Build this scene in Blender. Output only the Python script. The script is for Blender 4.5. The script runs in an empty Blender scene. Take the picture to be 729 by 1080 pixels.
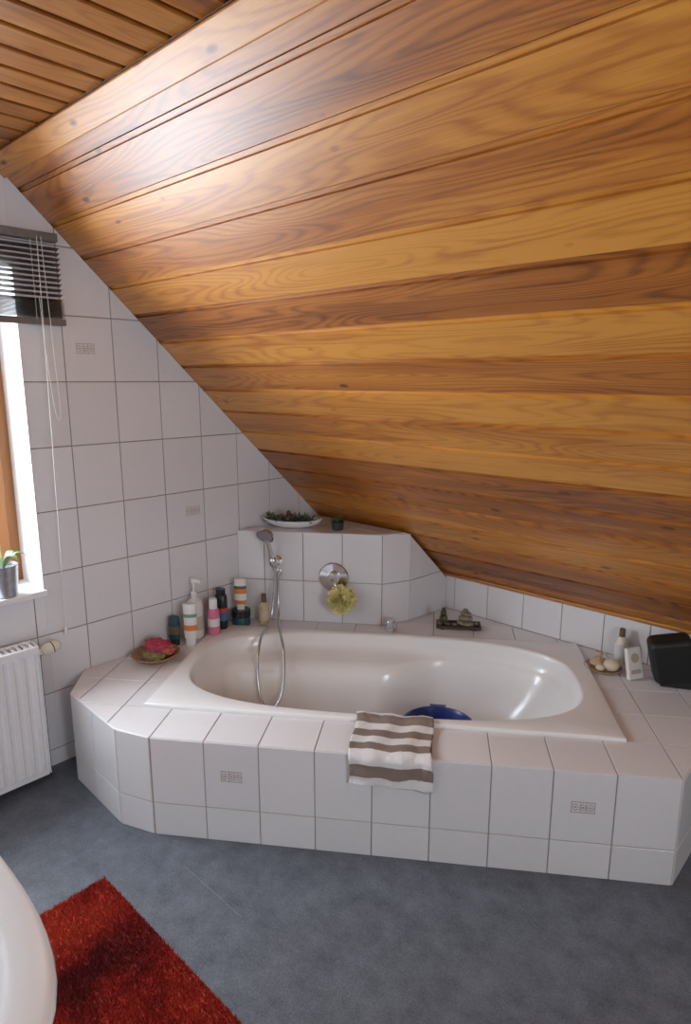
import bpy, math, random, bmesh
import numpy as np
from math import sin, cos, pi, radians, atan, sqrt
from mathutils import Vector, Matrix, noise as mnoise
random.seed(4); np.random.seed(4)
scene=bpy.context.scene
COL=bpy.context.collection

# ---------------------------------------------------------------- materials
def newmat(name):
    m=bpy.data.materials.new(name); m.use_nodes=True
    nt=m.node_tree; b=nt.nodes['Principled BSDF']
    return m,nt,b
def simple(name,col,rough=.5,metal=0,coat=0,trans=0,noise=0.0,nscale=40,bump=0.0):
    m,nt,b=newmat(name)
    b.inputs['Roughness'].default_value=rough; b.inputs['Metallic'].default_value=metal
    b.inputs['Coat Weight'].default_value=coat; b.inputs['Transmission Weight'].default_value=trans
    tc=nt.nodes.new('ShaderNodeTexCoord'); n=nt.nodes.new('ShaderNodeTexNoise')
    n.inputs['Scale'].default_value=nscale; n.inputs['Detail'].default_value=4
    nt.links.new(tc.outputs['Object'],n.inputs['Vector'])
    r=nt.nodes.new('ShaderNodeValToRGB'); k=noise
    r.color_ramp.elements[0].position=.3; r.color_ramp.elements[1].position=.7
    r.color_ramp.elements[0].color=(col[0]*(1-k),col[1]*(1-k),col[2]*(1-k),1)
    r.color_ramp.elements[1].color=(min(1,col[0]*(1+k)),min(1,col[1]*(1+k)),min(1,col[2]*(1+k)),1)
    nt.links.new(n.outputs['Fac'],r.inputs['Fac']); nt.links.new(r.outputs['Color'],b.inputs['Base Color'])
    if bump:
        bp=nt.nodes.new('ShaderNodeBump'); bp.inputs['Strength'].default_value=bump; bp.inputs['Distance'].default_value=.002
        nt.links.new(n.outputs['Fac'],bp.inputs['Height']); nt.links.new(bp.outputs['Normal'],b.inputs['Normal'])
    return m
def math_node(nt,op,a,bv=None):
    n=nt.nodes.new('ShaderNodeMath'); n.operation=op
    nt.links.new(a,n.inputs[0])
    if bv is not None:
        if isinstance(bv,(int,float)): n.inputs[1].default_value=bv
        else: nt.links.new(bv,n.inputs[1])
    return n.outputs[0]
def wood_mat(name,c_dark,c_mid,c_light,axis='X',rough=.28,var=.35,knots=True,coat=0):
    m,nt,b=newmat(name); L=nt.links
    tc=nt.nodes.new('ShaderNodeTexCoord'); geo=nt.nodes.new('ShaderNodeNewGeometry')
    sep=nt.nodes.new('ShaderNodeSeparateXYZ'); L.new(tc.outputs['Object'],sep.inputs[0])
    rnd=geo.outputs['Random Per Island']
    a,bx=(sep.outputs[0],sep.outputs[1]) if axis=='X' else (sep.outputs[1],sep.outputs[0])
    off=math_node(nt,'MULTIPLY',rnd,57.0)
    def vec(sa,sb):
        c=nt.nodes.new('ShaderNodeCombineXYZ')
        L.new(math_node(nt,'MULTIPLY',a,sa),c.inputs[0]); L.new(math_node(nt,'MULTIPLY',bx,sb),c.inputs[1]); L.new(off,c.inputs[2])
        return c.outputs[0]
    n1=nt.nodes.new('ShaderNodeTexNoise'); n1.inputs['Scale'].default_value=1; n1.inputs['Detail'].default_value=1.5
    L.new(vec(.75,7.0),n1.inputs['Vector'])
    nj=nt.nodes.new('ShaderNodeTexNoise'); nj.inputs['Scale'].default_value=1; nj.inputs['Detail'].default_value=3
    L.new(vec(14,90.0),nj.inputs['Vector'])
    ringf=math_node(nt,'ADD',math_node(nt,'MULTIPLY',n1.outputs['Fac'],170.0),math_node(nt,'MULTIPLY',nj.outputs['Fac'],3.0))
    s=math_node(nt,'SINE',ringf)
    s=math_node(nt,'MULTIPLY',math_node(nt,'ADD',s,1.0),.5)
    s=math_node(nt,'POWER',s,2.0)
    n2=nt.nodes.new('ShaderNodeTexNoise'); n2.inputs['Scale'].default_value=1; n2.inputs['Detail'].default_value=4
    L.new(vec(3.0,260.0),n2.inputs['Vector'])
    n3=nt.nodes.new('ShaderNodeTexNoise'); n3.inputs['Scale'].default_value=1; n3.inputs['Detail'].default_value=3
    L.new(vec(1.0,13.0),n3.inputs['Vector'])
    f=math_node(nt,'ADD',math_node(nt,'MULTIPLY',s,.18),math_node(nt,'MULTIPLY',n2.outputs['Fac'],.30))
    f=math_node(nt,'ADD',f,math_node(nt,'MULTIPLY',n3.outputs['Fac'],.82))
    f=math_node(nt,'SUBTRACT',f,.16)
    f=math_node(nt,'ADD',f,math_node(nt,'MULTIPLY',math_node(nt,'SUBTRACT',rnd,.5),var))
    if knots:
        vo=nt.nodes.new('ShaderNodeTexVoronoi'); vo.inputs['Scale'].default_value=1; vo.inputs['Randomness'].default_value=1
        L.new(vec(3.6,8.5),vo.inputs['Vector'])
        sm=nt.nodes.new('ShaderNodeMapRange'); sm.inputs[1].default_value=.03; sm.inputs[2].default_value=.10; sm.inputs[3].default_value=.6; sm.inputs[4].default_value=0
        L.new(vo.outputs['Distance'],sm.inputs[0])
        f=math_node(nt,'ADD',f,sm.outputs[0])
    r=nt.nodes.new('ShaderNodeValToRGB'); e=r.color_ramp.elements
    e[0].position=.2; e[0].color=(*c_light,1); e[1].position=.9; e[1].color=(*c_dark,1)
    k=e.new(.54); k.color=(*c_mid,1)
    L.new(f,r.inputs['Fac']); L.new(r.outputs['Color'],b.inputs['Base Color'])
    b.inputs['Roughness'].default_value=rough
    b.inputs['Coat Weight'].default_value=coat; b.inputs['Coat Roughness'].default_value=.42
    bp=nt.nodes.new('ShaderNodeBump'); bp.inputs['Strength'].default_value=.2; bp.inputs['Distance'].default_value=.001
    L.new(n2.outputs['Fac'],bp.inputs['Height']); L.new(bp.outputs['Normal'],b.inputs['Normal'])
    return m
def tile_mat(name,c1,c2,rough=.16):
    m,nt,b=newmat(name); L=nt.links
    tc=nt.nodes.new('ShaderNodeTexCoord'); geo=nt.nodes.new('ShaderNodeNewGeometry')
    n=nt.nodes.new('ShaderNodeTexNoise'); n.inputs['Scale'].default_value=40; n.inputs['Detail'].default_value=6
    L.new(tc.outputs['Object'],n.inputs['Vector'])
    f=math_node(nt,'ADD',math_node(nt,'MULTIPLY',n.outputs['Fac'],.45),math_node(nt,'MULTIPLY',geo.outputs['Random Per Island'],.55))
    r=nt.nodes.new('ShaderNodeValToRGB'); e=r.color_ramp.elements
    e[0].position=.1; e[0].color=(*c1,1); e[1].position=.9; e[1].color=(*c2,1)
    L.new(f,r.inputs['Fac']); L.new(r.outputs['Color'],b.inputs['Base Color'])
    b.inputs['Roughness'].default_value=rough
    n2=nt.nodes.new('ShaderNodeTexNoise'); n2.inputs['Scale'].default_value=7
    L.new(tc.outputs['Object'],n2.inputs['Vector'])
    bp=nt.nodes.new('ShaderNodeBump'); bp.inputs['Strength'].default_value=.07; bp.inputs['Distance'].default_value=.004
    L.new(n2.outputs['Fac'],bp.inputs['Height']); L.new(bp.outputs['Normal'],b.inputs['Normal'])
    return m
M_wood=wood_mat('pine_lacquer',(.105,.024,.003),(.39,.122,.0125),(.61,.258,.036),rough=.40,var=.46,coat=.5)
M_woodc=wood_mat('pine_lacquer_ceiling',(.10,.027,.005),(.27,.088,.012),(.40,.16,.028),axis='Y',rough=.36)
M_woodw=wood_mat('window_wood',(.16,.05,.012),(.30,.11,.03),(.42,.17,.05),axis='Y',rough=.4,knots=False)
M_groove=simple('wood_groove',(.03,.010,.003),.7,noise=.2)
M_tile=tile_mat('glazed_tile',(.70,.70,.735),(.77,.77,.80))
M_tiled=tile_mat('glazed_tile_surround',(.73,.72,.735),(.80,.79,.805),.2)
M_grout=simple('grout',(.28,.24,.21),.9,noise=.15,nscale=60,bump=.3)
M_grout2=simple('grout_surround',(.38,.31,.26),.9,noise=.12,nscale=60,bump=.3)
M_plaster=simple('white_plaster',(.84,.84,.83),.8,noise=.03)
M_white=simple('white_enamel',(.84,.85,.87),.12,coat=.5,noise=.01)
M_tub=simple('bath_acrylic',(.86,.86,.855),.24,coat=.25,noise=.01,nscale=5)
M_chrome=simple('chrome',(.75,.76,.78),.1,metal=1,noise=.02)
M_hose=simple('chrome_hose',(.62,.63,.65),.25,metal=1,noise=.3,nscale=300)
M_rad=simple('radiator_paint',(.83,.83,.85),.3,noise=.02)
M_black=simple('black_plastic',(.012,.012,.014),.5,noise=.2)
M_mesh=simple('speaker_mesh',(.006,.006,.007),.75,noise=.5,nscale=400,bump=.6)
M_darkslat=simple('blind_slat_metal',(.17,.165,.165),.35,metal=.4,noise=.1)
M_cord=simple('cord',(.75,.75,.72),.7)
M_deco=simple('tile_print',(.40,.32,.29),.3,noise=.2)
M_scratch=simple('scratch_mark',(.30,.32,.35),.6)

def floor_mat():
    m,nt,b=newmat('grey_vinyl'); L=nt.links
    tc=nt.nodes.new('ShaderNodeTexCoord')
    n=nt.nodes.new('ShaderNodeTexNoise'); n.inputs['Scale'].default_value=11; n.inputs['Detail'].default_value=9; n.inputs['Roughness'].default_value=.75
    L.new(tc.outputs['Object'],n.inputs['Vector'])
    n2=nt.nodes.new('ShaderNodeTexNoise'); n2.inputs['Scale'].default_value=170; n2.inputs['Detail'].default_value=3
    L.new(tc.outputs['Object'],n2.inputs['Vector'])
    f=math_node(nt,'ADD',math_node(nt,'MULTIPLY',n.outputs['Fac'],.6),math_node(nt,'MULTIPLY',n2.outputs['Fac'],.4))
    r=nt.nodes.new('ShaderNodeValToRGB'); e=r.color_ramp.elements
    e[0].position=.36; e[0].color=(.064,.076,.096,1); e[1].position=.66; e[1].color=(.180,.200,.235,1)
    L.new(f,r.inputs['Fac']); L.new(r.outputs['Color'],b.inputs['Base Color'])
    b.inputs['Roughness'].default_value=.5
    bp=nt.nodes.new('ShaderNodeBump'); bp.inputs['Strength'].default_value=.2; bp.inputs['Distance'].default_value=.001
    L.new(n2.outputs['Fac'],bp.inputs['Height']); L.new(bp.outputs['Normal'],b.inputs['Normal'])
    return m
M_floor=floor_mat()

# ---------------------------------------------------------------- mesh helpers
def obj(name,verts,faces,mat,parent=None,smooth=False,mats=None,fm=None):
    me=bpy.data.meshes.new(name); me.from_pydata([tuple(v) for v in verts],[],faces); me.validate(); me.update()
    o=bpy.data.objects.new(name,me); COL.objects.link(o)
    for m in (mats or [mat]): me.materials.append(m)
    if fm:
        for pl,i in zip(me.polygons,fm): pl.material_index=i
    if smooth:
        for pl in me.polygons: pl.use_smooth=True
    if parent: o.parent=parent
    return o
def empty(name,loc=(0,0,0)):
    o=bpy.data.objects.new(name,None); COL.objects.link(o); o.empty_display_size=.05
    return o
class MB:
    def __init__(s): s.v=[];s.f=[];s.m=[]
    def add(s,vs,fs,mi=0):
        k=len(s.v); s.v+= [tuple(v) for v in vs]; s.f+=[tuple(i+k for i in f) for f in fs]; s.m+=[mi]*len(fs)
    def prism(s,pts,off,mi=0):
        n=len(pts); pts=[Vector(q) for q in pts]; off=Vector(off)
        vs=pts+[q+off for q in pts]
        fs=[tuple(range(n))[::-1],tuple(range(n,2*n))]+[(i,(i+1)%n,(i+1)%n+n,i+n) for i in range(n)]
        nrm=Vector((0,0,0)); c0=pts[0]
        for i in range(n):
            nrm+=(pts[i]-c0).cross(pts[(i+1)%n]-c0)
        if nrm.dot(off)<0: fs=[f[::-1] for f in fs]
        s.add(vs,fs,mi)
    def box(s,lo,hi,mi=0,M=None):
        x0,y0,z0=lo;x1,y1,z1=hi
        vs=[Vector(q) for q in ((x0,y0,z0),(x1,y0,z0),(x1,y1,z0),(x0,y1,z0),(x0,y0,z1),(x1,y0,z1),(x1,y1,z1),(x0,y1,z1))]
        if M is not None: vs=[M@v for v in vs]
        s.add(vs,[(3,2,1,0),(4,5,6,7),(0,1,5,4),(1,2,6,5),(2,3,7,6),(3,0,4,7)],mi)
    def lathe(s,prof,seg=28,M=None,mi=0,cap=True,sx=1,sy=1):
        vs=[]
        for r,z in prof:
            for i in range(seg):
                a=2*pi*i/seg; vs.append(Vector((r*cos(a)*sx,r*sin(a)*sy,z)))
        if M is not None: vs=[M@v for v in vs]
        fs=[]
        for j in range(len(prof)-1):
            for i in range(seg):
                fs.append((j*seg+i,j*seg+(i+1)%seg,(j+1)*seg+(i+1)%seg,(j+1)*seg+i))
        if cap:
            fs.append(tuple(range(seg))[::-1]); k=(len(prof)-1)*seg; fs.append(tuple(k+i for i in range(seg)))
        s.add(vs,fs,mi)
    def ell(s,c,r,M=None,mi=0,seg=20,ring=12,amp=0,fr=8):
        vs=[];fs=[]
        for j in range(ring+1):
            t=pi*j/ring
            for i in range(seg):
                a=2*pi*i/seg
                v=Vector((r[0]*sin(t)*cos(a),r[1]*sin(t)*sin(a),-r[2]*cos(t)))
                if amp: v*=1+amp*mnoise.noise(Vector((sin(t)*cos(a),sin(t)*sin(a),cos(t)))*fr+Vector(c)*50)
                if M is not None: v=M@v
                vs.append(v+Vector(c))
        for j in range(ring):
            for i in range(seg):
                fs.append((j*seg+i,j*seg+(i+1)%seg,(j+1)*seg+(i+1)%seg,(j+1)*seg+i))
        s.add(vs,fs,mi)
    def make(s,name,mats,parent=None,smooth=False,bevel=0,angle=40):
        o=obj(name,s.v,s.f,None,parent,False,mats=mats,fm=s.m)
        if smooth:
            for pl in o.data.polygons: pl.use_smooth=True
            o.data.set_sharp_from_angle(angle=radians(angle))
        if bevel:
            md=o.modifiers.new('bevel','BEVEL'); md.width=bevel; md.segments=2; md.limit_method='ANGLE'; md.angle_limit=radians(50)
        return o
def tube(name,pts,r,mat,parent=None,cyclic=False,kind='NURBS'):
    cu=bpy.data.curves.new(name,'CURVE'); cu.dimensions='3D'; cu.bevel_depth=r; cu.bevel_resolution=4; cu.resolution_u=8
    sp=cu.splines.new(kind); sp.points.add(len(pts)-1)
    for q,c in zip(sp.points,pts): q.co=(*c,1)
    if kind=='NURBS': sp.order_u=4; sp.use_endpoint_u=not cyclic
    sp.use_cyclic_u=cyclic; cu.use_fill_caps=True
    cu.materials.append(mat)
    o=bpy.data.objects.new(name,cu); COL.objects.link(o)
    if parent: o.parent=parent
    return o
def tr(x,y,z): return Matrix.Translation((x,y,z))
def aim(p,q):
    "matrix with local +Z from p to q, origin p"
    d=(Vector(q)-Vector(p)); return Matrix.Translation(p)@d.to_track_quat('Z','Y').to_matrix().to_4x4()

def clip(poly,reg):
    out=list(poly); n=len(reg)
    for i in range(n):
        a=reg[i];b=reg[(i+1)%n]; inp=out; out=[]
        if not inp: return []
        def side(q): return (b[0]-a[0])*(q[1]-a[1])-(b[1]-a[1])*(q[0]-a[0])
        for j in range(len(inp)):
            c=inp[j];d=inp[(j+1)%len(inp)]; sc,sd=side(c),side(d)
            if sc>=0: out.append(c)
            if (sc>=0)!=(sd>=0):
                t=sc/(sc-sd); out.append((c[0]+(d[0]-c[0])*t,c[1]+(d[1]-c[1])*t))
    return out
def area(p):
    return .5*sum(p[i][0]*p[(i+1)%len(p)][1]-p[(i+1)%len(p)][0]*p[i][1] for i in range(len(p)))
def inset(p,d):
    n=len(p); out=[]; q=[]
    for i in range(n):
        if (Vector(p[i])-Vector(p[(i+1)%n])).length>1e-4: q.append(p[i])
    p=q;n=len(p)
    if n<3: return None,None
    for i in range(n):
        a=Vector(p[i-1]);b=Vector(p[i]);c=Vector(p[(i+1)%n])
        e1=(b-a).normalized();e2=(c-b).normalized()
        n1=Vector((-e1.y,e1.x));n2=Vector((-e2.y,e2.x))
        k=max(.2,1+n1.dot(n2))
        out.append(tuple(b+(n1+n2)/k*d))
    return p,out
GR=.0020
def tiles(name,O,U,V,regs,u0,du,v0,dv,mat=None,parent=None,th=.004,mb=None):
    O,U,V=Vector(O),Vector(U),Vector(V); N=U.cross(V)
    own=mb is None
    mb=mb or MB()
    for reg in regs:
        if area(reg)<0: reg=reg[::-1]
        us=[q[0] for q in reg];vs=[q[1] for q in reg]
        for i in range(int(math.floor((min(us)-u0)/du)),int(math.ceil((max(us)-u0)/du))):
            for j in range(int(math.floor((min(vs)-v0)/dv)),int(math.ceil((max(vs)-v0)/dv))):
                a,b=u0+i*du,v0+j*dv
                c=clip([(a+GR,b+GR),(a+du-GR,b+GR),(a+du-GR,b+dv-GR),(a+GR,b+dv-GR)],reg)
                if len(c)<3 or area(c)<1.2e-4: continue
                c,ins=inset(c,.0016)
                if c is None or area(ins)<5e-5: continue
                n=len(c)
                P=lambda q,h:O+U*q[0]+V*q[1]+N*h
                vv=[P(q,0) for q in c]+[P(q,th-.0012) for q in c]+[P(q,th) for q in ins]
                fs=[tuple(range(2*n,3*n))]
                for k in range(n):
                    k2=(k+1)%n
                    fs+=[(k,k2,n+k2,n+k),(n+k,n+k2,2*n+k2,2*n+k)]
                mb.add(vv,fs)
    if own: return mb.make(name,[mat],parent)
def deco(mb,O,U,V,c,w=.075,h=.04,z=.0048):
    O,U,V=Vector(O),Vector(U),Vector(V); N=U.cross(V)
    def rect(u0,v0,u1,v1):
        pts=[O+U*a+V*b+N*(z-.0009) for a,b in ((u0,v0),(u1,v0),(u1,v1),(u0,v1))]
        mb.prism(pts,N*.0009)
    x,y=c; t=.0022
    for (a,b,cc,d) in ((x-w/2,y-h/2,x+w/2,y-h/2+t),(x-w/2,y+h/2-t,x+w/2,y+h/2),(x-w/2,y-h/2,x-w/2+t,y+h/2),(x+w/2-t,y-h/2,x+w/2,y+h/2),
                      (x-w*.13,y-h/2,x-w*.13+t,y+h/2),(x+w*.13,y-h/2,x+w*.13+t,y+h/2)): rect(a,b,cc,d)
    for k in (-.32,0,.32):
        for a in range(8):
            an=a*pi/4; rect(x+k*w+cos(an)*.008-.002,y+sin(an)*.011-.002,x+k*w+cos(an)*.008+.002,y+sin(an)*.011+.002)
        rect(x+k*w-.003,y-.003,x+k*w+.003,y+.003)

# ---------------------------------------------------------------- room dims
D=2.82; KZ=.568; SL=.952; CZ=2.36; YB=-.34; XR=4.2
YC=D-(CZ-KZ)/SL
def slz(y): return KZ+SL*(D-y)
WY0,WY1,WZ0,WZ1=.05,.985,.77,2.0
floor=MB(); floor.box((-.25,YB-.1,-.06),(XR+.1,D+.1,0)); floor.box((.90,1.0050,-.001),(1.213,1.0060,.0003),1); floor.make('floor',[M_floor,M_scratch])

w=MB()
def gp(pts): w.prism([(0,a,b) for a,b in pts],(-.24,0,0))
gp([(WY1,0),(D,0),(D,KZ),(WY1,slz(WY1))])
gp([(YB,0),(WY1,0),(WY1,WZ0),(YB,WZ0)])
gp([(YB,WZ0),(WY0,WZ0),(WY0,WZ1),(YB,WZ1)])
gp([(YB,WZ1),(WY1,WZ1),(WY1,slz(WY1)),(YC,CZ),(YB,CZ)])
w.make('wall_left',[M_grout])
GU,GV=(0,1,0),(0,0,1)
regs=[[(WY1,0),(D,0),(D,KZ),(WY1,slz(WY1))],[(YB,0),(WY1,0),(WY1,WZ0),(YB,WZ0)],[(YB,WZ0),(WY0,WZ0),(WY0,WZ1),(YB,WZ1)],
      [(YB,WZ1),(WY1,WZ1),(WY1,slz(WY1)),(YC,CZ),(YB,CZ)]]
tm=MB(); tiles('x',(0,0,0),GU,GV,regs,1.148-.206*10,.206,1.59-.253*8,.253,mb=tm)
tm.make('wall_tiles_left',[M_tile])
dm=MB(); deco(dm,(0,0,0),GU,GV,(1.235,1.72)); deco(dm,(0,0,0),GU,GV,(1.70,.99)); dm.make('tile_decor_left',[M_deco])

w=MB(); w.prism([(-.24,D,0),(XR,D,0),(XR,D,KZ),(-.24,D,KZ)],(0,.12,0)); w.make('wall_back',[M_grout2])
tiles('wall_tiles_back',(0,D,0),(1,0,0),(0,0,1),[[(0,0),(XR,0),(XR,KZ),(0,KZ)]],-.045,.2,.38-.253*2,.253,M_tiled)
w=MB(); w.box((-.24,YB-.1,0),(XR+.1,YB,CZ)); w.make('wall_front',[M_plaster])
w=MB()
def rp(pts): w.prism([(XR,a,b) for a,b in pts],(.1,0,0))
A0,A1,B0,B1=-.1,.8,1.0,2.05  # opening added in the unseen right wall to let fill light in
rp([(A1,0),(D,0),(D,KZ),(YC,CZ),(A1,CZ)]); rp([(YB,0),(A1,0),(A1,B0),(YB,B0)]); rp([(YB,B0),(A0,B0),(A0,B1),(YB,B1)]); rp([(YB,B1),(A1,B1),(A1,CZ),(YB,CZ)])
w.make('wall_right',[M_plaster])
w=MB()
for lo,hi in (((XR+.02,A0,B0),(XR+.08,A1,B0+.06)),((XR+.02,A0,B1-.06),(XR+.08,A1,B1)),((XR+.02,A0,B0+.06),(XR+.08,A0+.06,B1-.06)),((XR+.02,A1-.06,B0+.06),(XR+.08,A1,B1-.06))): w.box(lo,hi)
w.make('fill_opening_frame',[M_woodw])  # invented window frame, out of view, around the fill opening

# ---------------------------------------------------------------- slope boards
n_=sqrt(1+SL*SL); Vs=Vector((0,-1/n_,SL/n_)); Us=Vector((1,0,0)); Ns=Us.cross(Vs)
Ms=Matrix((( Us.x,Vs.x,Ns.x,0),(Us.y,Vs.y,Ns.y,D),(Us.z,Vs.z,Ns.z,KZ),(0,0,0,1)))
Ltot=(D-YC)*n_
def boards(name,mat,M,x0,x1,v0,v1,wd,start,swap=False):
    mb=MB(); v=start
    while v<v1:
        a=max(v,v0); b=min(v+wd,v1)
        if b-a>.02:
            prof=[(a+.0015,-.018),(a+.0015,-.0025),(a+.004,0),(b-.017,0),(b-.0155,-.0085),(b-.0015,-.0085),(b-.0015,-.018)]
            if swap: pts=[(q[0],x0,q[1]) for q in prof]; off=(0,x1-x0,0)
            else: pts=[(x0,q[0],q[1]) for q in prof]; off=(x1-x0,0,0)
            mb.prism(pts,off)
        v+=wd
    if swap: mb.box((v0-.1,x0-.05,-.06),(v1+.1,x1+.02,-.0175),1)
    else: mb.box((x0,v0-.05,-.06),(x1,v1+.03,-.0175),1)
    o=mb.make(name,[mat,M_groove]); o.matrix_world=M; return o
boards('ceiling_slope',M_wood,Ms,-.24,XR,0,Ltot,.148,-.045)
Mc=Matrix(((-1,0,0,0),(0,1,0,0),(0,0,-1,CZ),(0,0,0,1)))
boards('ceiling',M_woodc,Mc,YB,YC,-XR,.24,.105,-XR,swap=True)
t=MB(); t.box((0,Ltot-.08,0),(XR,Ltot-.004,.012)); o=t.make('trim_1',[M_wood],bevel=.004); o.matrix_world=Ms
t=MB(); t.box((0,.0,0),(XR,.03,.010)); o=t.make('trim_2',[M_wood],bevel=.004); o.matrix_world=Ms

# ---------------------------------------------------------------- bath surround
ca,sa=cos(radians(35)),sin(radians(35))
TO=Vector((.481,1.125,0))
def T(u,v,z=0): return Vector((TO.x+ca*u-sa*v,TO.y+sa*u+ca*v,z))
def Ti(x,y): dx,dy=x-TO.x,y-TO.y; return (dx*ca+dy*sa,-dx*sa+dy*ca)
R35=Matrix.Rotation(radians(35),4,'Z')
H=.38; TL,TW=1.75,.825; FV=-.2
F1=T(.11,FV); A=T(1.865,FV); EX=.006
outer=[(EX,1.12),(.17,.985),(.55,.972),(F1.x,F1.y),(A.x,A.y),(A.x,D-EX),(EX,D-EX)]
po=[Ti(*q) for q in outer]
if area(po)<0: po=po[::-1]
HT=H-.004
B=10
halves=[[(-B,-B),(B,-B),(B,0),(-B,0)],[(-B,0),(0,0),(0,TW),(-B,TW)],[(TL,0),(B,0),(B,TW),(TL,TW)],[(-B,TW),(B,TW),(B,B),(-B,B)]]
dregs=[]
for h in halves:
    c=clip(h,po)
    if len(c)>2: dregs.append(c)
bath=empty('bathtub')
sur=bath
mb=MB()
for c in dregs: mb.prism([T(a,b,0) for a,b in c],(0,0,HT))
mb.make('surround_masonry',[M_grout2],sur)
U_=Vector((ca,sa,0)); V_=Vector((-sa,ca,0))
GR=.0017
tiles('deck_tiles',(TO.x,TO.y,HT),U_,V_,dregs,1.865-.1945*30,.1945,FV-.2*5,.2,M_tiled,sur)
def facet(p,q,u0,du,name,decos=()):
    p=Vector((*p,0));q=Vector((*q,0)); L=(q-p).length; u=(q-p)/L
    tiles(name,p,u,(0,0,1),[[(0,0),(L,0),(L,H-.001),(0,H-.001)]],u0,du,H-.253*3,.253,M_tiled,sur)
    if decos:
        m=MB()
        for d in decos: deco(m,p,u,(0,0,1),d)
        m.make(name+'_print',[M_deco],sur)
o_=outer
facet(o_[0],o_[1],0,.3,'facet_a'); facet(o_[1],o_[2],0,.19,'facet_b'); facet(o_[2],o_[3],0,.3,'facet_c')
Lf=(A-F1).length
facet(o_[3],o_[4],Lf-.1945*9,.1945,'facet_front',[(Lf-.1945*7.5,.255),(Lf-.1945*1.5,.255)])
facet(o_[4],o_[5],0,.2,'facet_right')
GR=.0020
# partition ledge
PZ=.85; ycut=D-(PZ-KZ)/SL
pA=(EX,1.957);k=(.61-EX);pB=(.61,1.957+k*sa/ca);pM=(.672,ycut);pC=(.70,D-EX);pD=(EX,D-EX)
part=empty('partition_ledge')
def prism_cut(name,poly,z0,z1,mat,parent):
    m=MB(); m.prism([(a,b,z0) for a,b in poly],(0,0,z1-z0)); o=m.make(name,[mat],parent)
    bm=bmesh.new(); bm.from_mesh(o.data)
    r=bmesh.ops.bisect_plane(bm,geom=bm.verts[:]+bm.edges[:]+bm.faces[:],plane_co=Vector((0,D,KZ))+Ns*.012,plane_no=-Ns,clear_outer=True)
    ed=[e for e in r['geom_cut'] if isinstance(e,bmesh.types.BMEdge)]
    if ed: bmesh.ops.contextual_create(bm,geom=ed)
    bm.to_mesh(o.data); bm.free(); return o
prism_cut('core',[pA,pB,pM,pC,pD],H,PZ-.004,M_grout2,part)
def ptiles(name,a,b,reg,u0,du):
    p=Vector((*a,0));q=Vector((*b,0));L=(q-p).length
    tiles(name,p,(q-p)/L,(0,0,1),[reg(L)],u0(L),du,PZ-.253*4,.253,M_tile,part)
ptiles('front_tiles',pA,pB,lambda L:[(0,H+.002),(L,H+.002),(L,PZ),(0,PZ)],lambda L:L-.2*4,.2)
ptiles('side_tiles',pB,pM,lambda L:[(0,H+.002),(L,H+.002),(L,PZ-.01),(0,PZ)],lambda L:0,.3)
ptiles('side_tiles_b',pM,pC,lambda L:[(0,H+.002),(L,H+.002),(L,KZ-.02),(0,PZ-.02)],lambda L:0,.4)
tiles('top_tiles',(0,0,PZ-.004),(1,0,0),(0,1,0),[[pA,pB,(pM[0]-.006,ycut-.03),(EX,ycut-.03)]],0.01,.2,2.0,.2,M_tile,part)

# ---------------------------------------------------------------- bathtub basin
NP=128
cu_,cv_=TL/2,TW/2
angs=[2*pi*i/NP for i in range(NP)]
ac=math.atan2(cv_,cu_)
for c in (ac,pi-ac,pi+ac,2*pi-ac):
    i=min(range(NP),key=lambda j:abs(angs[j]-c)); angs[i]=c
def rect_pt(a,ins):
    hu,hv=cu_-ins,cv_-ins
    c,s=cos(a),sin(a); k=min(cu_/abs(c) if abs(c)>1e-9 else 1e9, cv_/abs(s) if abs(s)>1e-9 else 1e9)
    x,y=c*k,s*k
    return (cu_+x*hu/cu_,cv_+y*hv/cv_)
def sup(a,ru,rv,n=2.5,cu=.868,cv=.412):
    x,y=cos(a)/ru,sin(a)/rv
    k=(abs(x)**n+abs(y)**n)**(-1/n)
    return (cu+cos(a)*k,cv+sin(a)*k)
def ss(x,a,b):
    t=max(0,min(1,(x-a)/(b-a))); return t*t*(3-2*t)
rings=[]
def R(fn,z): rings.append([(*fn(a),z) for a in angs])
R(lambda a:rect_pt(a,0),H-.003); R(lambda a:rect_pt(a,0),H+.010); R(lambda a:rect_pt(a,.002),H+.013); R(lambda a:rect_pt(a,.008),H+.0145)
ru,rv=.80,.37; NS=3.0
def S(a,su,sv): return sup(a,su,sv,NS)
R(lambda a:S(a,ru+.012,rv+.010),H+.0145); R(lambda a:S(a,ru+.004,rv+.004),H+.012); R(lambda a:S(a,ru,rv),H+.004); R(lambda a:S(a,ru-.004,rv-.003),H-.01)
def led(a,su,sv,pull,cu=.868,cv=.412,n=NS):
    u,v=sup(a,su,sv,n,cu,cv)
    if v>cv:
        k=(1-ss(u,.82,1.16))*ss(u,.06,.30)*min(1,(v-cv)/.12)
        v-=pull*k
    return (u,v)
R(lambda a:led(a,ru-.010,rv-.006,0),H-.03)
R(lambda a:led(a,ru-.016,rv-.010,0.006),H-.05)
R(lambda a:led(a,ru-.024,rv-.016,.03),H-.064)
R(lambda a:led(a,ru-.032,rv-.022,.085),H-.074)
R(lambda a:led(a,ru-.040,rv-.028,.115),H-.085)
R(lambda a:led(a,ru-.055,rv-.036,.128),H-.12)
R(lambda a:led(a,ru-.090,rv-.050,.135,cu=.86),H-.20)
R(lambda a:led(a,ru-.13,rv-.07,.135,cu=.85),H-.27)
R(lambda a:led(a,ru-.17,rv-.095,.12,cu=.84),H-.315)
R(lambda a:led(a,ru-.23,rv-.14,.09,cu=.83),H-.335)
R(lambda a:led(a,ru-.32,rv-.19,.06,cu=.82),H-.342)
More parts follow.
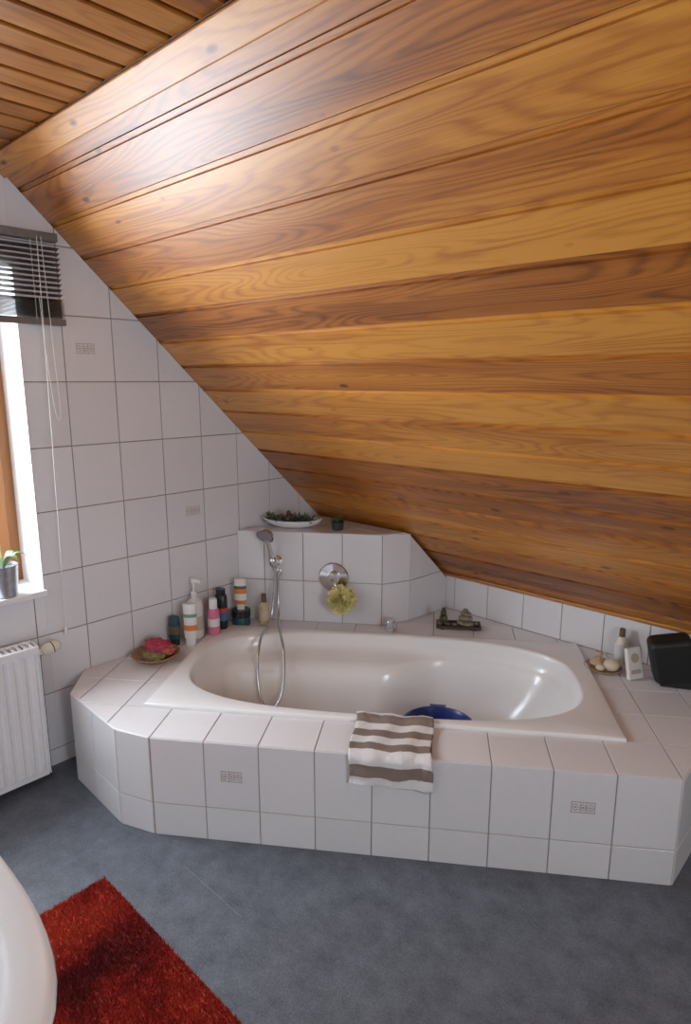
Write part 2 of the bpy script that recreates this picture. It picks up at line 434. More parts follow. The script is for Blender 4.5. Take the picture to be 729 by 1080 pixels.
R(lambda a:led(a,ru-.6,rv-.30,.02,cu=.8),H-.345)
vs=[];fs=[]
for rg in rings: vs+=[T(*q) for q in rg]
for j in range(len(rings)-1):
    for i in range(NP):
        fs.append((j*NP+i,j*NP+(i+1)%NP,(j+1)*NP+(i+1)%NP,(j+1)*NP+i))
fs.append(tuple((len(rings)-1)*NP+i for i in range(NP)))
o=obj('basin',vs,fs,M_tub,bath,True); o.data.set_sharp_from_angle(angle=radians(60))
m=MB(); m.lathe([(.028,H-.344),(.028,H-.340),(.022,H-.338)],M=Matrix.Translation(T(.72,.40,0))); m.make('drain',[M_chrome],bath,True)

# ---------------------------------------------------------------- camera
cam=bpy.data.cameras.new('camera'); co=bpy.data.objects.new('camera',cam); COL.objects.link(co)
cam.sensor_fit='VERTICAL'; cam.sensor_height=24; cam.lens=680/1080*24; cam.clip_start=.02
co.location=(2.58,0,1.6); co.rotation_euler=(radians(90)-atan(140/680),0,radians(43))
scene.camera=co

# ---------------------------------------------------------------- window
win=empty('window_1')
m=MB(); xw=-.20
for lo,hi in (((xw-.05,WY0,WZ0),(xw,WY1,WZ0+.05)),((xw-.05,WY0,WZ1-.05),(xw,WY1,WZ1)),((xw-.05,WY0,WZ0+.05),(xw,WY0+.05,WZ1-.05)),((xw-.05,WY1-.05,WZ0+.05),(xw,WY1,WZ1-.05))): m.box(lo,hi)
a,b=.045,.065
for lo,hi in (((xw-.04,WY0+a,WZ0+a),(xw+.018,WY1-a,WZ0+a+b)),((xw-.04,WY0+a,WZ1-a-b),(xw+.018,WY1-a,WZ1-a)),((xw-.04,WY0+a,WZ0+a+b),(xw+.018,WY0+a+b,WZ1-a-b)),((xw-.04,WY1-a-b,WZ0+a+b),(xw+.018,WY1-a,WZ1-a-b))): m.box(lo,hi)
m.make('frame',[M_woodw],win,bevel=.004)
m=MB(); m.box((xw-.25,WY0-.1,WZ0-.03),(xw-.051,WY1+.1,WZ0)); m.make('outer_sill',[M_plaster],win)
t=MB(); r_=.003
t.box((-.2,WY1-r_,WZ0),(.006,WY1,WZ1)); t.box((-.2,WY0,WZ0),(.006,WY0+r_,WZ1)); t.box((-.2,WY0,WZ1-r_),(.006,WY1,WZ1)); t.make('trim_3',[M_plaster])
t=MB(); t.box((-.2,WY0,WZ0-.02),(.03,WY1+.005,WZ0+.004)); t.make('sill',[M_white],win,bevel=.004)

# ---------------------------------------------------------------- blind
bl=empty('venetian_blind'); BY=1.150
m=MB(); m.box((.012,.0,2.100),(.05,BY-.01,2.130)); m.box((.018,.01,1.800),(.042,BY,1.825)); m.make('rails',[M_darkslat],bl,bevel=.003)
m=MB()
def slat(z,tilt):
    M=tr(.03,0,z)@Matrix.Rotation(tilt,4,'Y')
    n=4; vs=[]
    for i in range(n+1):
        x=-.0125+.025*i/n; h=.0025*(1-(x/.0125)**2)
        vs+=[M@Vector((x,.012,h)),M@Vector((x,BY-.003,h))]
    m.add(vs,[(2*i,2*i+1,2*i+3,2*i+2) for i in range(n)])
z=1.829
for i in range(14): slat(z,.05); z+=.0042
z+=.004
while z<2.095: slat(z,-.30); z+=.0185
o=m.make('slats',[M_darkslat],bl,True); sd=o.modifiers.new('s','SOLIDIFY'); sd.thickness=.0006
for y in (.10,.56,1.04):
    tube('ladder_cord',[(.044,y,1.82),(.044,y,2.11)],.0008,M_cord,bl,kind='POLY')
tube('pull_cord',[(.055,1.06,2.11),(.055,1.055,1.6),(.05,1.045,1.0),(.045,1.04,.60)],.0015,M_cord,bl)
tube('pull_cord_b',[(.055,1.075,2.11),(.055,1.085,1.7),(.05,1.10,1.45),(.05,1.085,1.43),(.05,1.065,1.5),(.055,1.05,1.9)],.0012,M_cord,bl)
m=MB(); m.lathe([(.004,.57),(.007,.575),(.006,.60),(.002,.61)],M=tr(.045,1.04,0),seg=12); m.make('cord_pull',[M_white],bl,True)

# ---------------------------------------------------------------- radiator
rad=empty('radiator')
m=MB(); y0,y1,z0,z1=-.05,.895,.04,.592
m.box((.045,y0,z0),(.115,y1,z1-.012))
y=y0+.02
while y<y1-.03:
    m.prism([(.115,y,z0+.02),(.121,y+.008,z0+.03),(.121,y+.022,z0+.03),(.115,y+.03,z0+.02)],(0,0,z1-z0-.055)); y+=.0385
m.box((.035,y0-.003,z0+.01),(.128,y0,z1)); m.box((.035,y1,z0+.01),(.128,y1+.003,z1))
m.box((.035,y0,z1-.012),(.050,y1,z1)); m.box((.112,y0,z1-.03),(.128,y1,z1))
y=y0
while y<y1: m.box((.05,y,z1-.008),(.112,min(y1,y+.012),z1-.002)); y+=.022
m.box((.008,.1,.15),(.045,.14,.5)); m.box((.008,.7,.15),(.045,.74,.5))
m.make('panel',[M_rad],rad,bevel=.0015)
m=MB()
M=tr(.085,.903,.545)@Matrix.Rotation(radians(-80),4,'X')
m.lathe([(.010,-.005),(.010,.02)],M=M,mi=1); m.lathe([(.016,.02),(.022,.028),(.024,.045),(.024,.058)],M=M,mi=0); m.lathe([(.0235,.058),(.0235,.062)],M=M,mi=2); m.lathe([(.024,.062),(.024,.075),(.019,.088),(.012,.092)],M=M,mi=0)
m.make('thermostat',[simple('valve_plastic',(.72,.68,.58),.4),M_chrome,M_black],rad,True)
tube('pipe',[(.085,.912,.545),(.06,.915,.53),(.05,.918,.5),(.05,.918,.3),(.05,.918,.0)],.010,simple('pipe_brown',(.05,.035,.03),.4,noise=.2),rad)
m=MB(); m.box((.129,.62,.53),(.135,.66,.545)); m.box((.125,.635,.50),(.13,.645,.53)); m.make('vent_key',[M_black],rad,bevel=.001)

# ---------------------------------------------------------------- washbasin
wb=empty('washbasin'); cx,cy=1.543,-.094
def wbo(a,sx,sy,n=3.2):
    x,y=cos(a)/sx,sin(a)/sy; k=(abs(x)**n+abs(y)**n)**(-1/n)
    return (cx+cos(a)*k,max(cy+sin(a)*k,YB+.004))
RW=[(.20,.14,.62),(.32,.26,.68),(.42,.35,.76),(.445,.375,.82),(.45,.38,.838),(.447,.377,.848),(.438,.368,.853),(.405,.335,.853),(.395,.325,.848),(.385,.315,.83),(.36,.29,.77),(.27,.21,.72),(.08,.07,.705)]
N2=72; vs=[];fs=[]
for sx,sy,z in RW:
    for i in range(N2):
        q=wbo(2*pi*i/N2,sx,sy, 3.2 if z>.7 else 2.4); vs.append((q[0],q[1],z))
for j in range(len(RW)-1):
    for i in range(N2): fs.append((j*N2+i,j*N2+(i+1)%N2,(j+1)*N2+(i+1)%N2,(j+1)*N2+i))
fs.append(tuple((len(RW)-1)*N2+i for i in range(N2))); fs.append(tuple(range(N2))[::-1])
obj('bowl',vs,fs,M_white,wb,True)
m=MB(); m.lathe([(.12,0),(.11,.05),(.085,.2),(.085,.5),(.13,.64)],M=tr(cx,cy-.08,0)); m.make('pedestal',[M_white],wb,True)
m=MB(); m.lathe([(.025,.85),(.022,.87),(.02,.96),(.018,.97)],M=tr(cx,-.29,0)); m.box((cx-.012,-.29,.925),(cx+.012,-.14,.945)); m.box((cx-.008,-.31,.975),(cx+.008,-.22,.983)); m.make('tap',[M_chrome],wb,True,bevel=.003)

# ---------------------------------------------------------------- rug
def rug_mat():
    m,nt,b=newmat('red_shag'); L=nt.links
    tc=nt.nodes.new('ShaderNodeTexCoord')
    n=nt.nodes.new('ShaderNodeTexNoise'); n.inputs['Scale'].default_value=2.6; n.inputs['Detail'].default_value=3
    L.new(tc.outputs['Object'],n.inputs['Vector'])
    geo=nt.nodes.new('ShaderNodeNewGeometry')
    f=math_node(nt,'ADD',n.outputs['Fac'],math_node(nt,'MULTIPLY',math_node(nt,'SUBTRACT',geo.outputs['Random Per Island'],.5),.12))
    r=nt.nodes.new('ShaderNodeValToRGB'); e=r.color_ramp.elements
    e[0].position=.38; e[0].color=(.16,.012,.012,1); e[1].position=.62; e[1].color=(.58,.075,.035,1)
    k=e.new(.50); k.color=(.42,.030,.020,1)
    L.new(f,r.inputs['Fac']); L.new(r.outputs['Color'],b.inputs['Base Color']); b.inputs['Roughness'].default_value=.9
    return m
M_rug=rug_mat()
rx0,rx1,ry0,ry1=.765,1.96,.10,.795
rug=MB(); rug.box((rx0,ry0,.0),(rx1,ry1,.008)); 
NF=90000
X=np.random.uniform(rx0,rx1,NF);Y=np.random.uniform(ry0,ry1,NF)
an=np.random.uniform(0,2*pi,NF);l=np.random.uniform(.009,.014,NF);ta=np.random.uniform(0,2*pi,NF)
wv=.0020
V0=np.stack([X+np.cos(an)*wv,Y+np.sin(an)*wv,np.full(NF,.007)],1)
V1=np.stack([X-np.cos(an)*wv,Y-np.sin(an)*wv,np.full(NF,.007)],1)
V2=np.stack([X+np.cos(ta)*.004,Y+np.sin(ta)*.004,.007+l],1)
vv=np.stack([V0,V1,V2],1).reshape(-1,3)
k=len(rug.v); rug.v+=[tuple(q) for q in vv.tolist()]; rug.f+=[(k+3*i,k+3*i+1,k+3*i+2) for i in range(NF)]; rug.m+=[0]*NF
rug.make('bath_rug',[M_rug])

# ---------------------------------------------------------------- shower set on ledge
sh=empty('hand_shower')
FVp=.952-.004
m=MB()
pw=T(.295,FVp,.70); pf=T(.293,.895,.715)
m.lathe([(.026,0),(.026,.006),(.012,.010),(.012,.045)],M=aim(pw,pf))
hb=T(.297,.897,.660); ht=T(.262,.862,.845)
m.lathe([(.009,0),(.012,.01),(.0145,.03),(.0155,.07),(.014,.11),(.012,.15),(.014,.18)],M=aim(hb,ht))
m.lathe([(.018,.035),(.022,.04),(.022,.07),(.018,.075)],M=aim(hb,ht))
hd_dir=Vector((.5736*.75-.15,-.8192*.75,-.45))
hc=Vector(ht)+Vector((.003,-.005,.01))
m.lathe([(.012,-.024),(.030,-.014),(.044,0),(.046,.008),(.044,.014)],M=aim(hc,hc+hd_dir))
m.lathe([(.039,.0142),(.036,.017)],M=aim(hc,hc+hd_dir),mi=1)
m.lathe([(.020,0),(.020,.005),(.011,.008),(.011,.028)],M=aim(T(.30,FVp,.640),T(.30,.9,.640)))
m.lathe([(.009,0),(.010,.02),(.008,.035)],M=aim(T(.30,.925,.648),T(.30,.925,.60)))
m.make('handset',[M_chrome,simple('shower_face',(.25,.25,.26),.4,noise=.3,nscale=300)],sh,True)
tube('hose',[T(*q) for q in ((.297,.897,.662),(.292,.895,.60),(.283,.885,.50),(.278,.87,.425),(.276,.82,.402),(.276,.75,.404),(.278,.68,.408),(.281,.62,.39),(.286,.57,.34),(.293,.53,.27),(.305,.505,.20),(.330,.480,.15),(.370,.470,.135),(.412,.50,.17),(.414,.56,.27),(.398,.62,.36),(.372,.68,.405),(.345,.76,.406),(.322,.83,.403),(.306,.90,.44),(.300,.925,.52),(.30,.925,.62))],.0068,M_hose,sh)

mx=empty('bath_mixer')
m=MB()
m.lathe([(.076,0),(.076,.004),(.070,.010),(.036,.013),(.034,.05),(.030,.058)],seg=40,M=aim(T(.582,FVp,.625),T(.582,.8,.625)))
m.box((-.008,-.006,.045),(.008,.006,.058),M=aim(T(.582,FVp,.625),T(.582,.8,.625)))
m.lathe([(.009,0),(.007,.05),(.009,.075)],M=aim(T(.590,.905,.618),T(.615,.88,.580)))
m.make('plate_and_lever',[M_chrome],mx,True)
sp=empty('bath_spout')
m=MB(); c=T(.876,.893,0)
m.lathe([(.033,H+.001),(.033,H+.012),(.028,H+.045),(.022,H+.055),(.010,H+.058)],M=tr(c.x,c.y,0))
m.lathe([(.016,0),(.018,.03),(.017,.06)],M=aim(T(.876,.885,H+.038),T(.876,.80,H+.036)))
m.make('body',[M_chrome],sp,True)

# puff
M_puff=simple('yellow_netting',(.90,.82,.42),.8,noise=.06,nscale=90)
m=MB(); pc=T(.632,.880,.532)
random.seed(8)
for i in range(60):
    d=Vector((random.gauss(0,1),random.gauss(0,1),random.gauss(0,1))).normalized()
    q=d.orthogonal().normalized(); s=d.cross(q)
    n=16; vs=[]; ph=random.random()*6
    for j in range(n):
        a=2*pi*j/n
        for rr,h in ((.012,.020),(.036,.062+.010*sin(3*a+ph))):
            vs.append(pc+d*h*.95+(q*cos(a)+s*sin(a))*(rr+.006*sin(5*a+ph)))
    m.add(vs,[(2*j,2*j+1,(2*j+3)%(2*n),(2*j+2)%(2*n)) for j in range(n)])
m.ell(pc,(.048,.048,.048))
m.make('bath_puff',[M_puff],None,True,angle=80)
puff=bpy.data.objects['bath_puff']
tube('puff_cord',[pc,T(.62,.885,.585),T(.606,.889,.605)],.0015,M_cord,puff)

# ---------------------------------------------------------------- towel
def towel_mat():
    m,nt,b=newmat('striped_terry'); L=nt.links
    at=nt.nodes.new('ShaderNodeUVMap'); at.uv_map='UVMap'
    sep=nt.nodes.new('ShaderNodeSeparateXYZ'); L.new(at.outputs[0],sep.inputs[0])
    nz=nt.nodes.new('ShaderNodeTexNoise'); nz.inputs['Scale'].default_value=220; L.new(at.outputs[0],nz.inputs['Vector'])
    y=math_node(nt,'ADD',sep.outputs[1],math_node(nt,'MULTIPLY',math_node(nt,'SUBTRACT',nz.outputs['Fac'],.5),.007))
    s=math_node(nt,'FRACT',math_node(nt,'DIVIDE',math_node(nt,'ADD',y,.030),.084))
    g=math_node(nt,'GREATER_THAN',s,.5)
    mix=nt.nodes.new('ShaderNodeMix'); mix.data_type='RGBA'
    mix.inputs[6].default_value=(.78,.77,.76,1); mix.inputs[7].default_value=(.25,.19,.16,1)
    L.new(g,mix.inputs[0]); L.new(mix.outputs[2],b.inputs['Base Color']); b.inputs['Roughness'].default_value=.95
    bp=nt.nodes.new('ShaderNodeBump'); bp.inputs['Strength'].default_value=.9; bp.inputs['Distance'].default_value=.004
    L.new(nz.outputs['Fac'],bp.inputs['Height']); L.new(bp.outputs['Normal'],b.inputs['Normal'])
    return m
prof=[(.026,.3975),(.01,.3975),(-.006,.396),(-.022,.386),(-.06,.3835),(-.14,.3835),(-.195,.385),(-.2055,.381),(-.211,.370),(-.2115,.34),(-.213,.31),(-.214,.280)]
fine=[]
for i in range(len(prof)-1):
    for k in range(6):
        t=k/6; fine.append((prof[i][0]*(1-t)+prof[i+1][0]*t,prof[i][1]*(1-t)+prof[i+1][1]*t))
fine.append(prof[-1]); NU=48; vs=[];uv=[];s=0
for j,(v,z) in enumerate(fine):
    if j: s+=sqrt((v-fine[j-1][0])**2+(z-fine[j-1][1])**2)
    for i in range(NU+1):
        f=i/NU; u=.815+.275*f+.005*sin(s*26)
        wz=.0026*(1+sin(f*17+s*14))+.005*abs(mnoise.noise(Vector((f*6,s*22,0))))+.001
        nz_=(0,wz) if z>.378 else (-wz*1.5,0)
        vs.append(T(u,v+nz_[0]+(.004*sin(f*7) if j==0 else 0),z+nz_[1]+(.004*sin(f*5) if j==len(fine)-1 else 0))); uv.append((f*.285,s+.003*sin(f*9)))
W1=NU+1
fs=[(j*W1+i,j*W1+i+1,(j+1)*W1+i+1,(j+1)*W1+i) for j in range(len(fine)-1) for i in range(NU)]
tw=obj('striped_towel',vs,[f[::-1] for f in fs],towel_mat(),None,True)
ul=tw.data.uv_layers.new(name='UVMap')
for lp in tw.data.loops: ul.data[lp.index].uv=uv[lp.vertex_index]
sd=tw.modifiers.new('thick','SOLIDIFY'); sd.thickness=.006; sd.offset=1

# ---------------------------------------------------------------- blue bowl
M_blue=simple('blue_plastic',(.006,.028,.22),.3,noise=.05)
m=MB(); c=T(1.115,.395,0)
m.lathe([(.001,.0375),(.095,.0375),(.10,.040),(.135,.11),(.143,.160),(.155,.165),(.156,.171),(.147,.173),(.138,.161),(.130,.11),(.095,.047),(.001,.044)],seg=48,M=tr(c.x,c.y,0),cap=False)
m.box((-.035,.150,.161),(.035,.175,.169),M=tr(c.x,c.y,0)@R35); m.box((-.035,-.175,.161),(.035,-.150,.169),M=tr(c.x,c.y,0)@R35)
m.make('washing_bowl',[M_blue],None,True)

# ---------------------------------------------------------------- toiletries (left)
def bottle(name,x,y,z,prof,mats,mis,sx=1,sy=1,rot=0,extra=None,hs=1.0):
    m=MB(); M=tr(x,y,z)@Matrix.Rotation(radians(rot),4,'Z')@Matrix.Diagonal((1,1,hs,1))
    for p,mi in zip(prof,mis): m.lathe(p,M=M,mi=mi,sx=sx,sy=sy)
    if extra: extra(m,M)
    return m.make(name,mats,None,True,angle=35)
c_=lambda n,c,r=.35,**k: simple(n,c,r,**k)
ZD=H; ZR=H+.0147
M_wh=c_('bottle_white',(.80,.80,.79),.25); M_or=c_('label_orange',(.72,.24,.06)); M_teal=c_('dark_teal',(.02,.08,.09),.25)
M_beige=c_('label_beige',(.62,.53,.40)); M_pink=c_('bottle_pink',(.72,.20,.34),.3)
M_blk=c_('bottle_black',(.02,.022,.03),.25); M_lblue=c_('label_blue',(.07,.16,.34)); M_grn=c_('label_green',(.18,.35,.22)); M_red=c_('label_red',(.55,.08,.05)); M_brn=c_('label_brown',(.16,.10,.06))
def pump(m,M):
    m.box((-.008,-.008,.242),(.045,.008,.254),M=M@Matrix.Rotation(radians(20),4,'Z')); m.box((.037,-.006,.235),(.045,.006,.243),M=M@Matrix.Rotation(radians(20),4,'Z'))
bottle('pump_bottle',.055,1.65,ZD,[[(.033,0),(.039,.004),(.040,.02),(.040,.04)],[(.0402,.04),(.0402,.10)],[(.040,.10),(.040,.14),(.034,.16),(.015,.172)],[(.015,.172),(.016,.195),(.012,.2)],[(.005,.2),(.005,.24)],[(.013,.238),(.014,.256)]],[M_wh,c_('label_grey',(.55,.53,.50))],[0,1,0,0,0,0],extra=pump,hs=1.16)
bottle('shower_gel_tube',.052,1.535,ZD,[[(.026,0),(.027,.03)],[(.031,.03),(.032,.05)],[(.0322,.05),(.0322,.085)],[(.032,.085),(.028,.12),(.006,.127)]],[M_blk,M_teal,M_brn],[0,1,2,1],sy=.8,hs=1.12)
bottle('cream_tube',.118,1.580,ZD,[[(.024,0),(.024,.035)],[(.029,.035),(.031,.07)],[(.0312,.07),(.0314,.095)],[(.031,.095),(.031,.13)],[(.0312,.13),(.0312,.145)],[(.031,.145),(.031,.19)]],[M_wh,M_or,M_grn],[0,0,1,0,2,0],sy=.55,rot=42,hs=1.08)
bottle('deodorant_bottle',.112,1.715,ZR,[[(.026,0),(.029,.004),(.029,.04)],[(.0292,.04),(.0292,.075)],[(.029,.075),(.028,.105),(.022,.118)],[(.020,.118),(.020,.155),(.016,.163)]],[M_pink,M_wh],[0,1,0,1],hs=1.1)
bottle('shampoo_bottle',.072,1.79,ZR,[[(.032,0),(.035,.004),(.035,.04)],[(.0352,.04),(.0352,.08)],[(.0354,.08),(.0354,.10)],[(.035,.10),(.034,.15),(.028,.16)],[(.026,.16),(.026,.185)]],[M_blk,M_lblue,M_red],[0,1,2,0,0],sy=.8,hs=1.08)
bottle('cream_jar',.085,1.900,ZD+.001,[[(.042,0),(.047,.004),(.047,.045),(.043,.05)],[(.049,.05),(.049,.078),(.045,.082)]],[M_teal,M_blk],[0,1])
bottle('sunscreen_tube',.085,1.900,ZD+.083,[[(.020,0),(.021,.03)],[(.028,.03),(.031,.05)],[(.0312,.05),(.0312,.085)],[(.031,.085),(.031,.11)],[(.0312,.11),(.0312,.125)],[(.031,.125),(.031,.160)]],[M_wh,M_or,M_brn],[0,1,0,1,2,0],sy=.5,rot=38)
bottle('lotion_bottle',.165,1.985,ZD,[[(.026,0),(.030,.004),(.030,.025)],[(.0302,.025),(.0302,.07)],[(.030,.07),(.028,.095),(.013,.108)],[(.015,.108),(.015,.145),(.011,.148)]],[c_('amber_lotion',(.60,.48,.30),.15,coat=.5),M_beige,M_brn],[0,1,0,2],sy=.8,hs=1.1)
sd_=empty('soap_dish')
m=MB(); c0=(.130,1.388)
m.lathe([(.001,0),(.065,0),(.07,.003),(.10,.022),(.106,.028),(.103,.031),(.092,.026),(.06,.009),(.001,.007)],M=tr(*c0,ZD+.001),seg=40,cap=False)
m.make('wicker_plate',[simple('wicker',(.36,.20,.10),.6,noise=.45,nscale=120,bump=1)],sd_,True)
def cloth(name,c,r,mat):
    m=MB(); m.ell(c,r,seg=40,ring=26,amp=.5,fr=3.4); o=m.make(name,[mat],sd_,True,angle=180)
cloth('pink_cloth',(c0[0]-.005,c0[1]+.015,ZD+.056),(.060,.05,.025),simple('pink_cloth',(.48,.06,.11),.9,noise=.3,nscale=60,bump=1))
cloth('sponge',(c0[0]+.02,c0[1]-.02,ZD+.032),(.060,.045,.017),simple('olive_sponge',(.26,.21,.10),.95,noise=.4,nscale=150,bump=1))
cloth('red_cloth',(c0[0]+.035,c0[1]+.03,ZD+.043),(.040,.035,.018),simple('coral_cloth',(.52,.14,.11),.9,noise=.3,nscale=60,bump=1))

# ---------------------------------------------------------------- right deck
M_lwood=simple('light_wood',(.58,.42,.27),.5,noise=.15,nscale=30)
br=empty('massage_brush_plate')
m=MB(); c0=(1.630,2.640)
m.lathe([(.001,0),(.055,0),(.075,.010),(.077,.014),(.07,.013),(.05,.006),(.001,.005)],M=tr(*c0,ZD+.001),seg=36,cap=False); m.make('plate',[simple('bamboo_plate',(.45,.34,.20),.5,noise=.2)],br,True)
m=MB(); m.lathe([(.001,0),(.026,0),(.036,.008),(.036,.018),(.026,.028),(.010,.032),(.008,.04),(.016,.048),(.014,.06),(.001,.064)],M=tr(c0[0]-.025,c0[1]+.015,ZD+.007),cap=False); m.make('round_brush',[M_lwood],br,True)
m=MB()
for dx,dy,r in ((.040,-.015,.032),(.005,-.045,.018),(.048,.035,.022)): m.ell((c0[0]+dx,c0[1]+dy,ZD+.011+r*.8),(r,r,r*.8))
m.make('soap_balls',[simple('cream_soap',(.70,.60,.44),.4,noise=.05)],br,True)
bottle('bath_oil_bottle',1.655,2.770,ZD,[[(.024,0),(.028,.004),(.028,.02)],[(.0282,.02),(.0282,.07)],[(.028,.07),(.022,.09),(.011,.098)],[(.013,.098),(.013,.125),(.010,.128)]],[simple('oil_glass',(.75,.74,.62),.1,coat=.5),M_wh,M_brn],[0,1,0,2],hs=1.2)
cd=empty('gift_box')
M=tr(1.768,2.632,ZD+.001)@Matrix.Rotation(radians(62),4,'Z')@Matrix.Rotation(radians(-14),4,'X')
m=MB(); m.box((-.034,-.010,.003),(.034,.010,.132),M=M); m.make('box',[c_('card_white',(.78,.77,.74),.5)],cd,bevel=.002)
m=MB(); m.lathe([(.020,0),(.020,.0012)],M=M@tr(0,-.010,.090)@Matrix.Rotation(radians(90),4,'X')); m.box((-.024,-.0112,.025),(.024,-.010,.042),mi=0,M=M); m.make('print',[c_('card_print',(.50,.44,.36),.4)],cd)
spk=empty('speaker')
M=tr(1.900,2.705,ZD+.022)@Matrix.Rotation(radians(26),4,'Z')@Matrix.Rotation(radians(-13),4,'Y')
m=MB(); m.box((-.082,-.060,0),(.082,.060,.18),M=M); o=m.make('body',[M_black],spk,bevel=.026); o.modifiers['bevel'].segments=6
m=MB(); m.box((-.066,-.0625,.018),(.066,-.055,.162),M=M); o=m.make('grille',[M_mesh],spk,bevel=.003)
m=MB(); m.prism([tr(1.900,2.705,ZD+.001)@Matrix.Rotation(radians(26),4,'Z')@Vector(q) for q in ((-.06,-.045,0),(.05,-.045,0),(.06,-.045,.045),(-.06,-.045,.018))],Matrix.Rotation(radians(26),3,'Z')@Vector((0,.09,0))); m.make('foot',[M_black],spk)

# zen tray
zt=empty('zen_tray')
M=tr(.912,2.618,ZD+.001)@R35
M_dkw=simple('dark_wood',(.06,.035,.022),.4,noise=.3)
m=MB(); m.box((-.11,-.045,.006),(.11,.045,.012),M=M); 
for lo,hi in (((-.11,-.045,.012),(.11,-.038,.020)),((-.11,.038,.012),(.11,.045,.020)),((-.11,-.038,.012),(-.103,.038,.020)),((.103,-.038,.012),(.11,.038,.020)),((-.09,-.04,0),(-.07,.04,.006)),((.07,-.04,0),(.09,.04,.006))): m.box(lo,hi,M=M)
m.make('tray',[M_dkw],zt,bevel=.0015)
M_brz=simple('bronze_green',(.10,.085,.05),.45,noise=.4,metal=.3)
m=MB()
P=lambda x,y,z: M@Vector((x,y,z))
m.ell(P(-.075,0,.040),(.022,.020,.028)); m.ell(P(-.075,-.004,.074),(.015,.015,.016)); m.ell(P(-.078,-.012,.094),(.006,.006,.012)); m.ell(P(-.070,-.010,.094),(.006,.006,.012))
m.ell(P(-.058,-.02,.025),(.020,.012,.012)); m.ell(P(-.094,-.02,.025),(.018,.012,.012)); m.ell(P(-.062,-.018,.050),(.007,.009,.018)); m.ell(P(-.088,-.018,.050),(.007,.009,.018))
m.make('frog_figurine',[M_brz],zt,True)
m=MB(); z=.012
for rx,ry,h in ((.046,.034,.014),(.038,.030,.013),(.029,.024,.012)):
    m.ell(P(.035,0,z+h),(rx,ry,h)); z+=2*h-.001
m.ell(P(.033,0,z+.006),(.014,.013,.008))
m.ell(P(-.02,-.01,.020),(.014,.012,.008)); m.ell(P(.088,.01,.020),(.012,.012,.008))
m.make('stacked_stones',[simple('stone',(.24,.20,.14),.6,noise=.4,nscale=40)],zt,True)

# ---------------------------------------------------------------- plant boat on ledge
pb=empty('planter_bowl')
M=tr(.170,2.185,PZ+.001)@R35
m=MB(); n=40
RB=[(.05,.022,0,0),(.09,.035,.006,0),(.14,.052,.025,.004),(.160,.060,.040,.012),(.162,.062,.043,.012),(.155,.056,.041,.012),(.135,.046,.028,.004),(.06,.03,.024,0)]
vs=[];fs=[]
for a_,b_,z,lift in RB:
    for i in range(n):
        a=2*pi*i/n; x=a_*cos(a); vs.append(M@Vector((x,b_*sin(a)*(1-.25*abs(cos(a))**3),z+lift*abs(cos(a))**3)))
for j in range(len(RB)-1):
    for i in range(n): fs.append((j*n+i,j*n+(i+1)%n,(j+1)*n+(i+1)%n,(j+1)*n+i))
fs.append(tuple(range(n))[::-1]); fs.append(tuple((len(RB)-1)*n+i for i in range(n)))
m.add(vs,fs); m.make('bowl',[M_white],pb,True,angle=50)
def leaves(m,base,n,L,wd,M=None,up=.8,mi=0):
    for i in range(n):
        a=random.uniform(0,2*pi); el=random.uniform(.3,1)*up
        d=Vector((cos(a)*(1-el*.6),sin(a)*(1-el*.6),el)).normalized(); s=d.cross(Vector((0,0,1))).normalized()*wd
        l=L*random.uniform(.6,1.1); b=Vector(base)+Vector((random.uniform(-.01,.01),random.uniform(-.01,.01),0))
        mid=b+d*l*.5; tip=b+d*l+Vector((cos(a),sin(a),-.3))*l*.22
        nn=s.cross(d).normalized()*wd*.3
        vs=[b-s*.4,b+s*.4,mid-s,mid+s,mid+nn,tip]
        m.add(vs,[(0,1,4),(0,4,2),(1,3,4),(2,4,5),(4,3,5)],mi)
M_leaf=simple('plant_green',(.065,.12,.05),.5,noise=.3); M_leaf2=simple('succulent_grey',(.22,.28,.21),.6,noise=.3); M_soil=simple('pebbles',(.16,.13,.10),.9,noise=.5,nscale=200,bump=1)
m=MB()
for i_,x in enumerate((-.12,-.09,-.05,-.01,.03,.07,.10)): leaves(m,M@Vector((x,random.uniform(-.02,.02),.028)),20,.065,.008,mi=i_%2)
for i in range(60):
    x=random.uniform(-.12,.12); m.ell(M@Vector((x,random.uniform(-.025,.025),.030)),(.008,.008,.007),mi=2,seg=8,ring=5)
m.make('succulents',[M_leaf,M_leaf2,M_soil],pb)
m=MB(); m.ell(M@Vector((-.02,.01,.05)),(.018,.018,.022)); m.ell(M@Vector((-.02,.0,.078)),(.011,.011,.012)); m.ell(M@Vector((.05,.01,.045)),(.02,.015,.015)); m.make('small_figures',[M_brz],pb,True)
pp=empty('potted_succulent')
c=T(.590,1.035,0)
m=MB(); m.lathe([(.022,0),(.029,.004),(.033,.038),(.035,.043),(.031,.043),(.029,.034)],M=tr(c.x,c.y,PZ)); m.make('pot',[simple('dark_pot',(.04,.05,.05),.4)],pp,True)
m=MB(); leaves(m,(c.x,c.y,PZ+.034),26,.055,.007); leaves(m,(c.x,c.y,PZ+.034),14,.05,.007,mi=1); m.make('leaves',[M_leaf,M_leaf2],pp)

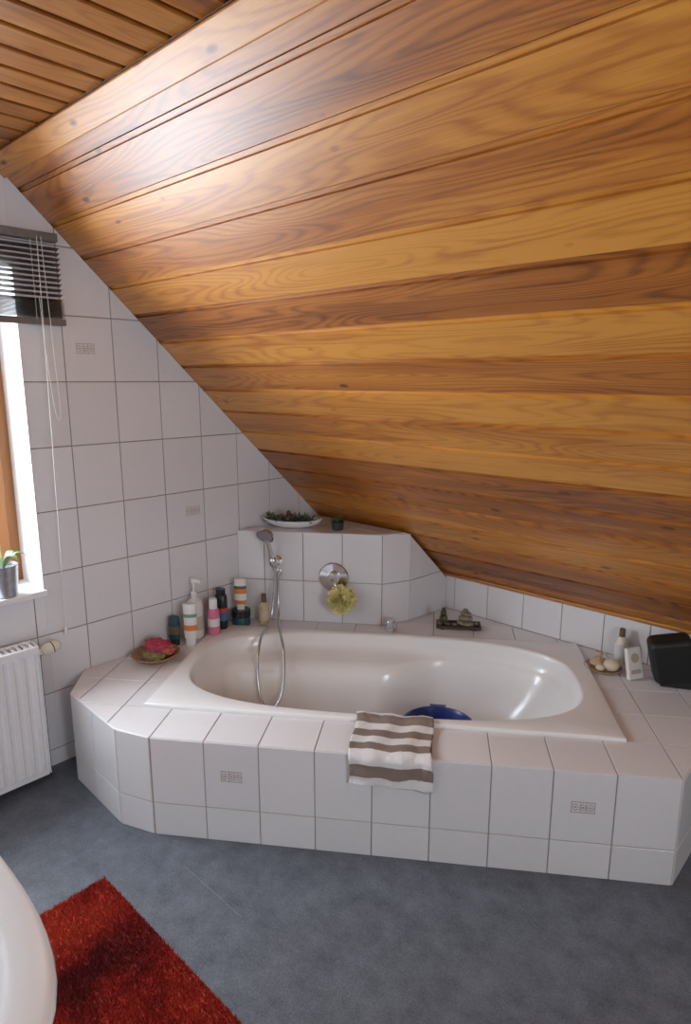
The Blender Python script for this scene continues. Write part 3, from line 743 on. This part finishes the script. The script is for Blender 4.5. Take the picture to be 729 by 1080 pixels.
# ---------------------------------------------------------------- sill plant
wp=empty('potted_plant')
c=(-.02,.850); z0=WZ0+.004
m=MB(); m.lathe([(.040,0),(.043,.003),(.052,.12),(.054,.125),(.050,.125),(.047,.11)],M=tr(*c,z0)); m.lathe([(.001,.108),(.048,.108)],M=tr(*c,z0),mi=1,cap=False); m.make('metal_pot',[simple('zinc',(.42,.43,.45),.35,metal=.8,noise=.15),M_soil],wp,True)
m=MB()
for an,l in ((70,.085),(200,.10),(310,.09),(20,.085),(120,.08)):
    a=radians(an); d=Vector((cos(a),sin(a),0)); s=Vector((-sin(a),cos(a),0)); vs=[]
    for k in range(9):
        t=k/8; q=Vector((*c,z0+.11))+d*l*t+Vector((0,0,.06*sin(t*2.4))); wdt=.014*sin(pi*min(1,t*.93+.07))+.001
        vs+=[q-s*wdt,q+Vector((0,0,-.003)),q+s*wdt]
    m.add(vs,[f for k in range(8) for f in ((3*k,3*k+1,3*k+4,3*k+3),(3*k+1,3*k+2,3*k+5,3*k+4))])
m.make('leaves',[simple('leaf_green',(.10,.22,.06),.4,noise=.2)],wp,True)
tube('stick',[(c[0],c[1],z0+.08),(c[0]+.005,c[1]-.01,z0+.30)],.003,M_lwood,wp,kind='POLY')

# ---------------------------------------------------------------- lights
def area_l(name,loc,rot,sx,sy,pw,col):
    l=bpy.data.lights.new(name,'AREA'); l.shape='RECTANGLE'; l.size=sx; l.size_y=sy; l.energy=pw; l.color=col
    o=bpy.data.objects.new(name,l); COL.objects.link(o); o.location=loc; o.rotation_euler=rot; return o
area_l('window_daylight',(-.34,.52,1.42),(0,radians(-90),0),1.2,.95,66,(.82,.91,1))
area_l('added_fill_right',(XR+.3,.35,1.55),(0,radians(90),0),1.1,.95,34,(.88,.94,1))  # added fill light from the right, shining through the invented opening
wd=bpy.data.worlds.new('sky'); scene.world=wd; wd.use_nodes=True
bg=wd.node_tree.nodes['Background']; bg.inputs[0].default_value=(.80,.89,1,1); bg.inputs[1].default_value=3.0
scene.view_settings.view_transform='Standard'
